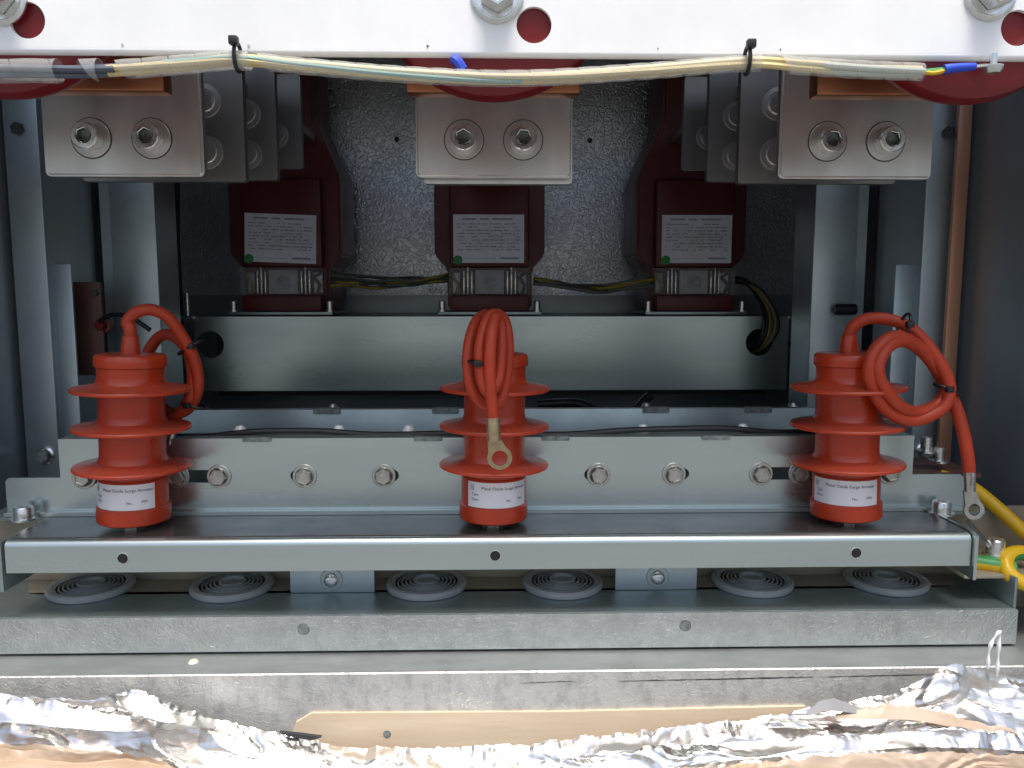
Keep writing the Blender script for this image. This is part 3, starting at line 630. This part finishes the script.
# ================================================================== SURGE ARRESTERS
def arrester(i):
    x = PH[i]; y = 0
    t = thing('surge_arrester', ('red ribbed surge arrester on the left with its cable coiled behind it', 'red ribbed surge arrester in the middle, cable bundle and brass lug hanging in front',
              'red ribbed surge arrester on the right with a round cable coil and lug beside it')[i], 'surge arrester', (x, y, 0), 'red surge arresters on the channel')
    pr = [(0, 5.8), (27.5, 5.8), (29.8, 7.0), (30.2, 8), (30.0, 18.6), (29.0, 19.4), (28.2, 19.6), (28.2, 41), (27.6, 41.6), (26.6, 42.4), (26.4, 44), (27.3, 45), (27.3, 46.8)]
    for zc in (50.5, 82, 112.5):
        pr += [(27.4, zc - 1.6), (33, zc - 1.8), (44.4, zc - 2.2), (45.6, zc - 1.6), (45.8, zc - 0.2), (45.2, zc + 0.8), (38, zc + 2.0), (31.2, zc + 3.2), (28.6, zc + 4.6), (27.2, zc + 6.8), (26.6, zc + 10)]
        if zc < 112: pr += [(26.5, zc + 16), (26.7, zc + 25), (27.4, zc + 28)]
    pr += [(26.6, 126), (26.8, 129.6), (28.4, 130.4), (28.8, 131.6), (28.8, 137.6), (27.6, 139.4), (26, 140), (0, 140.6)]
    pr = [(r_ * 0.925 if r_ < 31 else r_ * 0.965, h_) for r_, h_ in pr]
    B().lathe(pr, (x, y, 0), 'z', 72).build('housing', 'silicone', t)
    nut = B().lathe([(0, 0.8), (9.2, 0.8), (9.2, 6.2), (0, 6.2)], (x, y, 0), 'z', 6, Matrix.Rotation(R(30 if False else 0), 3, 'Z')); nut.build('base_nut', 'bolt', t)
    B().lathe([(7.4, 139.6), (7.1, 145), (6.1, 151), (5.8, 154), (5.2, 154.4), (0, 154.4)], (x, y, 0), 'z', 32).build('cable_boot', 'silicone', t)
    # label bent round the foot of the housing
    face = math.atan2(-630 - y, 0 - x)                       # towards the viewer's side of the cabinet
    c0 = face + R((-24, 10, -2)[i]); half = R((58, 60, 62)[i]); rL = 26.35; z0, z1 = 19.9, 40.2
    b = B(); n = 40
    rows = []
    for rr in (rL - 0.2, rL):
        pass
    rows = [[Vector((x + rL * math.cos(c0 - half + 2 * half * k / n), y + rL * math.sin(c0 - half + 2 * half * k / n), z)) for k in range(n + 1)] for z in (z0, z0 + 0.6, z1 - 0.6, z1)]
    b.grid(rows); bmesh.ops.recalc_face_normals(b.bm, faces=b.bm.faces[:])
    for f in b.bm.faces:
        if f.normal.dot(f.calc_center_median() - Vector((x, y, f.calc_center_median().z))) < 0: f.normal_flip()
    lo = b.build('label', 'label', t)
    W = 2 * half * rL
    def warp(u, v): 
        a = c0 - half + u / rL; return (x + (rL + 0.18) * math.cos(a), y + (rL + 0.18) * math.sin(a), z0 + v)
    def tx(s_, size, u, v): text('label_print', s_, size, lo, 'ink', lambda a, b_: warp(u + a, v + b_))
    tx('Metal Oxide Surge Arrester', 3.5, W * 0.235, 14.6); tx('Type:', 3.0, W * 0.08, 9.6); tx('Date:', 3.0, W * 0.08, 5.6)
    tx('No.', 2.9, W * 0.60, 4.9); tx('0001', 2.7, W * 0.80, 5.6)
    q = B()                                                   # small emblem at the label's top left corner
    for u0, u1, v0, v1 in ((3.0, 3.8, 13.6, 18.2), (4.4, 5.2, 13.6, 18.2), (5.8, 6.6, 13.6, 18.2)):
        vs = [q.bm.verts.new(Vector(warp(u, v))) for u, v in ((u0, v0), (u1, v0), (u1, v1), (u0, v1))]; q.bm.faces.new(vs)
    q.build('label_emblem', 'ink_pale', lo, smooth=0)
    # cable, ties and lug
    CR = 5.6
    if i == 0:
        path = [(x, 0, 150), (x, 0, 160)] + [(-289.7, 2.0, 165.0), (-284.8, 4.0, 172.1), (-273.8, 8.0, 175.1), (-262.3, 14.0, 168.6), (-253.5, 22.0, 151.2), (-247.6, 30.0, 130.9), (-248.4, 36.0, 108.4), (-259.0, 42.0, 90.6), (-276.8, 48.0, 86.3), (-295.5, 54.0, 102.9), (-298.3, 54.0, 130.6), (-286.3, 50.0, 149.7), (-272.0, 44.0, 152.6), (-256.8, 38.0, 140.3), (-252.1, 36.0, 118.6), (-256.3, 36.0, 98.2), (-265.3, 36.0, 86.3), (-276.5, 38.0, 77.5), (-273.3, 38.0, 74.1), (-269.3, 36.0, 70.9)]
        ties = [((-251.1, 30.0, 144.2), 12, (0.5, 0, -0.8)), ((-252.2, 38.0, 94.5), 11, (0.2, 0, 1.0))]
    elif i == 1:
        path = [(x, 0, 146), (x, 0, 154), (-1.6, -6.0, 163.5), (-8.5, -20.0, 170.9), (-15.7, -40.0, 163.3), (-19.9, -50.0, 144.7), (-17.7, -54.0, 120.0), (-8.3, -52.0, 106.3), (3.5, -48.0, 108.0), (8.8, -44.0, 127.7), (9.6, -42.0, 151.5), (6.7, -40.0, 167.0), (0.7, -44.0, 172.3), (-5.8, -52.0, 168.2), (-10.9, -61.0, 149.8), (-9.5, -64.0, 126.9), (-4.5, -66.0, 117.0), (2.0, -60.0, 125.0), (4.3, -54.0, 146.4), (3.6, -50.0, 165.2), (-0.0, -56.0, 169.7), (-2.9, -66.0, 156.5), (-3.7, -70.0, 133.3), (-2.3, -69.0, 111.6), (-0.9, -67.0, 96.8)]
        ties = [((-9.5, -59.0, 137.3), 10, (0.1, 0, 1))]
    else:
        path = [(x, 0, 146), (x + 0.5, 0, 154)] + [(290.1, -2.0, 161.5), (299.7, -5.0, 167.2), (315.8, -10.0, 165.8), (330.7, -16.0, 157.3), (344.3, -22.0, 138.9), (354.6, -26.0, 115.7), (349.8, -28.0, 97.9), (325.6, -30.0, 88.1), (301.0, -34.0, 98.9), (286.2, -38.0, 123.4), (290.0, -36.0, 143.1), (308.6, -30.0, 154.2), (329.3, -24.0, 146.8), (346.8, -20.0, 129.3), (356.6, -20.0, 113.4), (346.5, -24.0, 98.9), (324.4, -30.0, 95.1), (304.0, -38.0, 107.2), (291.9, -40.0, 127.4), (298.4, -36.0, 143.9), (316.1, -28.0, 150.2), (339.4, -18.0, 138.6), (357.2, -16.0, 114.5), (365.0, -20.0, 94.3), (369.6, -24.0, 72.6), (372.0, -26.0, 55.3), (373.4, -26.0, 45.6)]
        ties = [((319.4, -22.0, 160.0), 12, (1.0, 0, -0.35)), ((355.6, -22.0, 110.5), 11, (0.45, 0, 0.9))]
    cab = B().tube(path, 4.8 if i != 1 else 4.3, 14, 8).build('cable', 'cable', t)
    for c, r_, ax in ties:
        A = Vector(ax).normalized(); U = A.orthogonal().normalized(); V_ = A.cross(U)
        # flattened loop round the two strands
        yv = Vector((0, 1, 0)); U = (A.cross(yv)).normalized(); V_ = yv
        ring = [Vector(c) + U * (r_ * 0.95) * math.cos(a) + V_ * (8.0) * math.sin(a) for a in [2 * math.pi * k / 20 for k in range(21)]]
        tie = B().tube(ring, 1.2, 8, 1, cap=False).build('cable_tie', 'black', t)
        hd = Vector(c) - V_ * 7.6 + U * 3
        B().box(hd.x - 2.8, hd.x + 2.8, hd.y - 2.8, hd.y + 2.2, hd.z - 2.4, hd.z + 2.4, bev=0.8).build('tie_head', 'black', tie)
    # cable lug: barrel, flattened neck and ring
    if i == 0: p0, p1, pe = Vector((-270.1, 36.0, 71.8)), Vector((-271.9, 35.0, 61.7)), Vector((-276.3, 34.0, 49.0))
    elif i == 1: p0, p1, pe = Vector((-1.3, -67.0, 98.9)), Vector((-0.2, -66.0, 81.9)), Vector((4.1, -64.0, 68.2))
    else: p0, p1, pe = Vector((373.2, -26.0, 48.9)), Vector((374.5, -26.0, 29.5)), Vector((378.1, -27.0, 14.3))
    lm = 'lug_brass' if i == 1 else 'lug'
    lug = B().tube([p0, p0.lerp(p1, 0.5), p1], 5.0 if i == 1 else 4.3, 16, 4).build('lug', lm, t)
    A = (pe - p1).normalized(); Yv = Vector((0, 1, 0)); Uu = A.cross(Yv).normalized()
    ro, ri = (9.0, 5.8) if i < 2 else (8.0, 4.8)
    nk = B(); n = 28
    # palm outline: straight neck that widens into the eye
    outer = []
    for k in range(n + 1):
        a = R(-130 + 260 * k / n); outer.append(pe + A * ro * math.cos(a) + Uu * ro * math.sin(a))
    ol3 = [p1 - A * 1 - Uu * 4.4] + outer + [p1 - A * 1 + Uu * 4.4]
    inn = [pe + A * ri * math.cos(R(360 * k / n)) + Uu * ri * math.sin(R(360 * k / n)) for k in range(n)]
    E = []
    for lp in (ol3, inn):
        vs = [nk.bm.verts.new(p) for p in lp]
        for k in range(len(vs)): E.append(nk.bm.edges.new((vs[k], vs[(k + 1) % len(vs)])))
    bmesh.ops.triangle_fill(nk.bm, use_beauty=True, edges=E)
    ex = bmesh.ops.extrude_face_region(nk.bm, geom=nk.bm.faces[:])
    for g in ex['geom']:
        if isinstance(g, bmesh.types.BMVert): g.co += Vector((0, 2.2, 0))
    bmesh.ops.recalc_face_normals(nk.bm, faces=nk.bm.faces[:])
    nk.build('lug_eye', lm, lug)
    if i: 
        c = p0.lerp(p1, 0.45) + Vector((0, -4.7, 0))
        B().box(c.x - 1.7, c.x + 1.7, c.y - 0.4, c.y + 1, c.z - 5, c.z + 5, bev=0.4).build('crimp_dent', 'lug_brass' if i == 1 else 'nickel_dark', lug)
for i in range(3): arrester(i)
for o in [o for o in COL.objects if o.name.startswith('surge_arrester')]:     # none of them stands quite upright
    k = 0 if o.location.x < -0.1 else 2 if o.location.x > 0.1 else 1
    o.location.x += (-0.0045, -0.001, 0.003)[k]; o.rotation_euler.y = R((1.7, 0.7, -1.6)[k])

# ================================================================== RIGHT CORNER: earth leads and fixings
t = thing('earth_shelf', 'brownish steel ledge with bolts at the right end of the channel', 'ledge', (440, 10, -40))
B().box(383, 489, -16, 53, -44, -41, bev=0.5).build('ledge', 'tan', t)
B().prism([(386, -18), (398, 4), (392, 12), (380, -6)], [], -20, -17, 'xy').build('tab', 'galv', t)
st_ = B(); a, b_ = Vector((399.9, 14.0, -3.5)), Vector((414.3, 2.0, -22.4))
st_.tube([a, a.lerp(b_, .5), b_], 6, 4, 1, flat=0.25); st_.build('strap', 'lug', t)
for q_, (u, v) in enumerate(((995, 546),)):
    c = Vector((420.4, 4.0, -30.9)); B().lathe([(0, 0), (10, 0), (10, 2), (7.2, 2.2), (7.2, 13), (6.4, 14), (3.6, 14), (3.4, 10), (0, 10)], c, 'z', 26).build('cap_screw', 'bolt', t)
for K_ in ((399.1, 80.0, 41.8), (411.0, 80.0, 32.3)):
    B().lathe([(0, 0), (9, 0), (9, 2), (5, 2.2), (5, 14), (0, 14)], K_, 'z', 20).build('stud', 'bolt', t)
B().box(362, 440, 60, 130, 22, 26).build('terminal_plate', 'copper_dull', t)

def earth(name, label, pts, r, EA=-60):
    t = thing(name, label, 'wire', pts[0], 'yellow and green earth leads'); P = spline(pts, 8); F = frames(P)
    b1, b2 = B(), B(); n = 20
    for bb, ks in ((b1, range(0, 16)), (b2, range(15, 21))):
        rows = []
        for p, (nn, bbv) in zip(P, F):
            up = Vector((0, -0.35, 1)); tt = nn.cross(bbv); u2 = (up - tt * up.dot(tt)).normalized(); v2 = tt.cross(u2)
            rows.append([p + u2 * r * math.cos(R(k * 18 + EA)) + v2 * r * math.sin(R(k * 18 + EA)) for k in ks])
        bb.grid(rows); bmesh.ops.recalc_face_normals(bb.bm, faces=bb.bm.faces[:])
    b1.build('yellow_jacket', 'yellow', t); b2.build('green_stripe', 'earth_green', t)
earth('earth_lead', 'yellow earth lead slanting down along the right wall', [(407.8, 70.0, 21.4), (421.9, 62.0, 17.7), (435.2, 56.0, 9.9), (448.5, 44.0, -3.5), (461.9, 30.0, -19.4), (488.5, 20.0, -43.1)], 6.0, 230)
earth('earth_lead', 'thick green and yellow earth lead lying on the right ledge', [(385.7, 10.0, -33.6), (402.5, 2.0, -36.2), (415.7, -4.0, -36.8), (429.2, -8.0, -38.9)], 6.6, 60)
c = Vector((438.6, -14.0, -39.4))
earth('earth_lead', 'curled green and yellow earth lead cut by the right edge', [c + Vector((17 * math.cos(R(a)), 4 + 10 * math.sin(R(a)), 11 * math.sin(R(a)) + a * 0.008)) for a in range(60, 400, 20)], 6.2)

# ================================================================== CRUMPLED FOIL
def fold(name, label, tops, bots, crumple, ridge, m, seed, nx=300, ny=46, group='crumpled foil and wrapping along the sill'):
    """a crumpled sheet between two polylines of (x, y, z); long folds run along it"""
    T = resample(tops, nx); Bt = resample(bots, nx); rows = []
    rr = random.Random(int(seed * 10)); W = []
    for lam, amp in ((70, 1.0), (46, 0.8), (31, 0.55), (22, 0.42), (15, 0.30), (10, 0.2), (7, 0.12)):
        th = R(90 + rr.uniform(-20, 20)) if lam > 20 else R(rr.uniform(20, 160))
        W.append((math.cos(th) / lam, math.sin(th) / lam, rr.uniform(0, 9), amp))
    tri = lambda v: abs((v % 1.0) * 2 - 1) - 0.5
    for j in range(ny + 1):
        f = j / ny; row = []
        for k in range(nx + 1):
            p = T[k].lerp(Bt[k], f); x = p.x; sl_ = f * (T[k] - Bt[k]).length
            env = min(1, 5 * f + 0.25)
            wx = noise.noise(Vector((x * 0.012 + seed, sl_ * 0.03, seed))); wy = noise.noise(Vector((x * 0.03, sl_ * 0.05 + seed, 5.0)))
            msk = min(1, max(0.06, (0.28 if x < -150 else 0.5) + 1.4 * noise.noise(Vector((x * 0.012 + seed, sl_ * 0.03, 9.0)))))
            big = sum(a * tri(x * cx + sl_ * cy + ph + 0.8 * wx + 0.25 * wy) for cx, cy, ph, a in W[:2])
            small = sum(a * tri(x * cx + sl_ * cy + ph + 1.6 * wx + 0.9 * wy) for cx, cy, ph, a in W[2:])
            jag = noise.noise(Vector((x * 0.06, seed, 0))) * 2.2 + noise.noise(Vector((x * 0.25, seed, 3))) * 1.3 + tri(x / 23 + wx * 2) * 1.6
            row.append(p + Vector((0, -0.8, 0.6)) * (ridge * big * env + crumple * small * env * msk) + Vector((0, 0, jag * (1 - f) ** 4)))
        rows.append(row)
    b = B().grid(rows)
    bmesh.ops.recalc_face_normals(b.bm, faces=b.bm.faces[:])
    if sum(fc.normal.z - fc.normal.y for fc in b.bm.faces) < 0:
        bmesh.ops.reverse_faces(b.bm, faces=b.bm.faces[:])
    o = b.build(name, m, None, smooth=12)
    return tag(o, label, 'foil' if m == 'foil' else 'wrapping', group)
def resample(pts, n):
    P = spline(pts, 12); ds = [0]
    for a, b in zip(P, P[1:]): ds.append(ds[-1] + (b - a).length)
    out = []; j = 0
    for k in range(n + 1):
        s_ = ds[-1] * k / n
        while j < len(ds) - 2 and ds[j + 1] < s_: j += 1
        out.append(P[j].lerp(P[j + 1], (s_ - ds[j]) / max(1e-6, ds[j + 1] - ds[j])))
    return out
fold('foil_sheet', 'wide crumpled silver foil along the bottom edge, dipping below the board',
     [(-407.4, -70.0, -104.8), (-364.0, -70.0, -105.4), (-320.7, -70.0, -109.0), (-276.5, -71.0, -110.6), (-233.2, -71.0, -121.2), (-182.2, -71.0, -132.9), (-145.2, -72.0, -141.5), (-108.3, -72.0, -148.3), (-48.7, -73.0, -150.1), (18.6, -73.0, -147.8), (78.8, -72.0, -142.1), (154.1, -72.0, -134.3), (222.0, -72.0, -126.4), (267.2, -72.0, -118.2), (320.1, -72.0, -110.9), (366.1, -72.0, -113.1), (400.1, -72.0, -116.7), (451.1, -72.0, -118.9)],
     [(-373.0, -128.0, -170.8), (-253.7, -128.0, -176.4), (-132.8, -128.0, -180.6), (3.2, -128.0, -182.9), (140.8, -128.0, -182.9), (280.0, -128.0, -183.0), (413.9, -128.0, -183.7)], 3.2, 6.5, 'foil', 1.3, 760, 84)
fold('foil_sheet', 'bright foil peak rising at the right in front of the sill',
     [(205.4, -76.0, -126.4), (242.4, -77.0, -118.4), (286.8, -78.0, -111.3), (312.0, -79.0, -100.9), (326.5, -80.0, -89.6), (339.9, -81.0, -85.4), (362.0, -82.0, -89.1), (391.8, -82.0, -96.4), (441.9, -82.0, -100.9)],
     [(202.8, -84.0, -130.4), (236.6, -92.0, -128.6), (278.8, -96.0, -128.3), (302.3, -100.0, -127.8), (330.4, -102.0, -128.6), (381.1, -102.0, -133.8), (429.7, -102.0, -136.8)], 6.0, 5.0, 'foil', 5.1, 300, 60)
fold('foil_roll', 'smooth rounded foil roll at the lower left',
     [(-397.2, -84.0, -97.5), (-355.1, -84.0, -100.3), (-312.3, -85.0, -104.9), (-277.2, -85.0, -111.4), (-248.5, -86.0, -117.3), (-220.2, -86.0, -123.0)],
     [(-390.2, -96.0, -112.0), (-348.6, -96.0, -112.6), (-306.6, -97.0, -116.3), (-271.9, -97.0, -119.7), (-244.0, -97.0, -120.1), (-215.9, -97.0, -118.2)], 1.6, 4.0, 'foil', 8.2, 220, 40)
fold('foil_flap', 'pale raised foil flap beside the sill at the lower left',
     [(-285.4, -76.0, -103.9), (-273.2, -77.0, -101.2), (-258.8, -77.0, -101.4), (-241.1, -77.0, -107.8), (-223.4, -77.0, -117.2), (-205.5, -77.0, -123.7)],
     [(-279.0, -86.0, -101.7), (-264.9, -88.0, -107.6), (-250.6, -89.0, -113.3), (-236.2, -90.0, -117.4), (-218.7, -90.0, -121.4), (-201.0, -90.0, -123.2)], 1.2, 1.8, 'foil', 11.4, 120, 36)
fold('kraft_strip', 'tan paper backing folded along the bottom left of the foil',
     [(-382.5, -108.0, -119.1), (-342.0, -108.0, -121.9), (-301.2, -108.0, -124.7), (-260.4, -108.0, -129.6), (-233.2, -108.0, -135.9), (-213.0, -108.0, -145.9)],
     [(-372.4, -124.0, -129.0), (-332.9, -124.0, -132.4), (-293.4, -124.0, -137.3), (-253.6, -124.0, -142.2), (-227.0, -124.0, -145.5), (-207.0, -124.0, -147.2)], 4.0, 6.0, 'kraft', 14.2, 300, 50)
fold('kraft_strip', 'tan paper strip curving under the bright foil peak at right',
     [(245.2, -96.0, -112.6), (270.0, -97.0, -107.8), (298.6, -98.0, -107.6), (327.0, -100.0, -113.7), (362.8, -102.0, -122.9), (427.9, -104.0, -133.3)],
     [(242.7, -102.0, -114.5), (267.0, -104.0, -114.4), (295.2, -105.0, -114.2), (323.8, -106.0, -119.3), (359.9, -107.0, -127.5), (425.5, -108.0, -141.5)], 1.2, 2.0, 'kraft', 17.7, 180, 24)
fold('kraft_strip', 'tan paper band along the bottom right corner under the foil',
     [(99.3, -124.0, -138.7), (182.0, -124.0, -132.6), (251.1, -124.0, -127.7), (306.9, -124.0, -127.0), (366.0, -124.0, -130.7), (412.6, -124.0, -132.9)],
     [(97.3, -136.0, -151.0), (178.6, -136.0, -152.3), (246.8, -136.0, -153.3), (301.7, -136.0, -154.2), (359.7, -136.0, -155.1), (405.4, -136.0, -155.8)], 3.0, 4.0, 'kraft', 19.9, 300, 36)
fold('foil_strip', 'bright white foil band above the tan paper at bottom right',
     [(45.3, -112.0, -135.2), (115.3, -112.0, -127.2), (185.6, -112.0, -122.2), (255.8, -113.0, -118.1), (312.4, -113.0, -115.9), (372.7, -113.0, -120.4), (420.3, -113.0, -124.8)],
     [(44.5, -122.0, -142.1), (113.4, -122.0, -137.2), (182.6, -122.0, -130.9), (252.0, -122.0, -126.0), (307.9, -122.0, -124.5), (367.2, -122.0, -128.3), (414.1, -122.0, -131.9)], 4.0, 3.5, 'foil', 23.3, 360, 40)
sp = B()
rows = [[(222.0, -101.0, -110.3), (233.4, -97.0, -103.5), (244.0, -96.0, -101.9), (255.8, -96.0, -106.6), (267.2, -97.0, -110.0), (279.9, -98.0, -112.7)], [(222.3, -104.0, -110.9), (233.0, -102.0, -108.4), (243.6, -101.0, -109.0), (255.2, -101.0, -110.7), (266.9, -101.0, -113.1), (278.5, -101.0, -113.3)]]
sp.grid([[Vector(p) for p in r_] for r_ in rows]); sp.grid([[Vector(p) + Vector((0, 1.5, -1)) for p in r_] for r_ in rows])
tag(sp.build('foam_scrap', 'grey_film', smooth=50), 'small flat grey foam scrap on the foil right of the board', 'scrap')
tag(B().tube([(357.5, -92.0, -82.5), (357.4, -92.0, -70.4), (359.7, -92.0, -61.3), (364.4, -92.0, -55.3), (364.4, -92.0, -65.1), (364.6, -92.0, -78.0), (364.6, -92.0, -88.7)], lambda f: 1.1 + 0.5 * math.sin(f * 30), 6, 6).build('plastic_fibre', 'white_fibre'),
    'curled white plastic fibre standing up from the foil at right', 'fibre')
# dark slits where the board meets the foil
for k, (pts, lab) in enumerate((([(-158.7, -133.4), (-144.1, -135.2), (-128.0, -137.7), (-135.4, -140.0), (-151.4, -136.7)], 'dark torn strip at the left end of the board'),)):
    tag(B().prism(pts, [], -78, -75).build('torn_strip', 'scar'), lab, 'scrap')
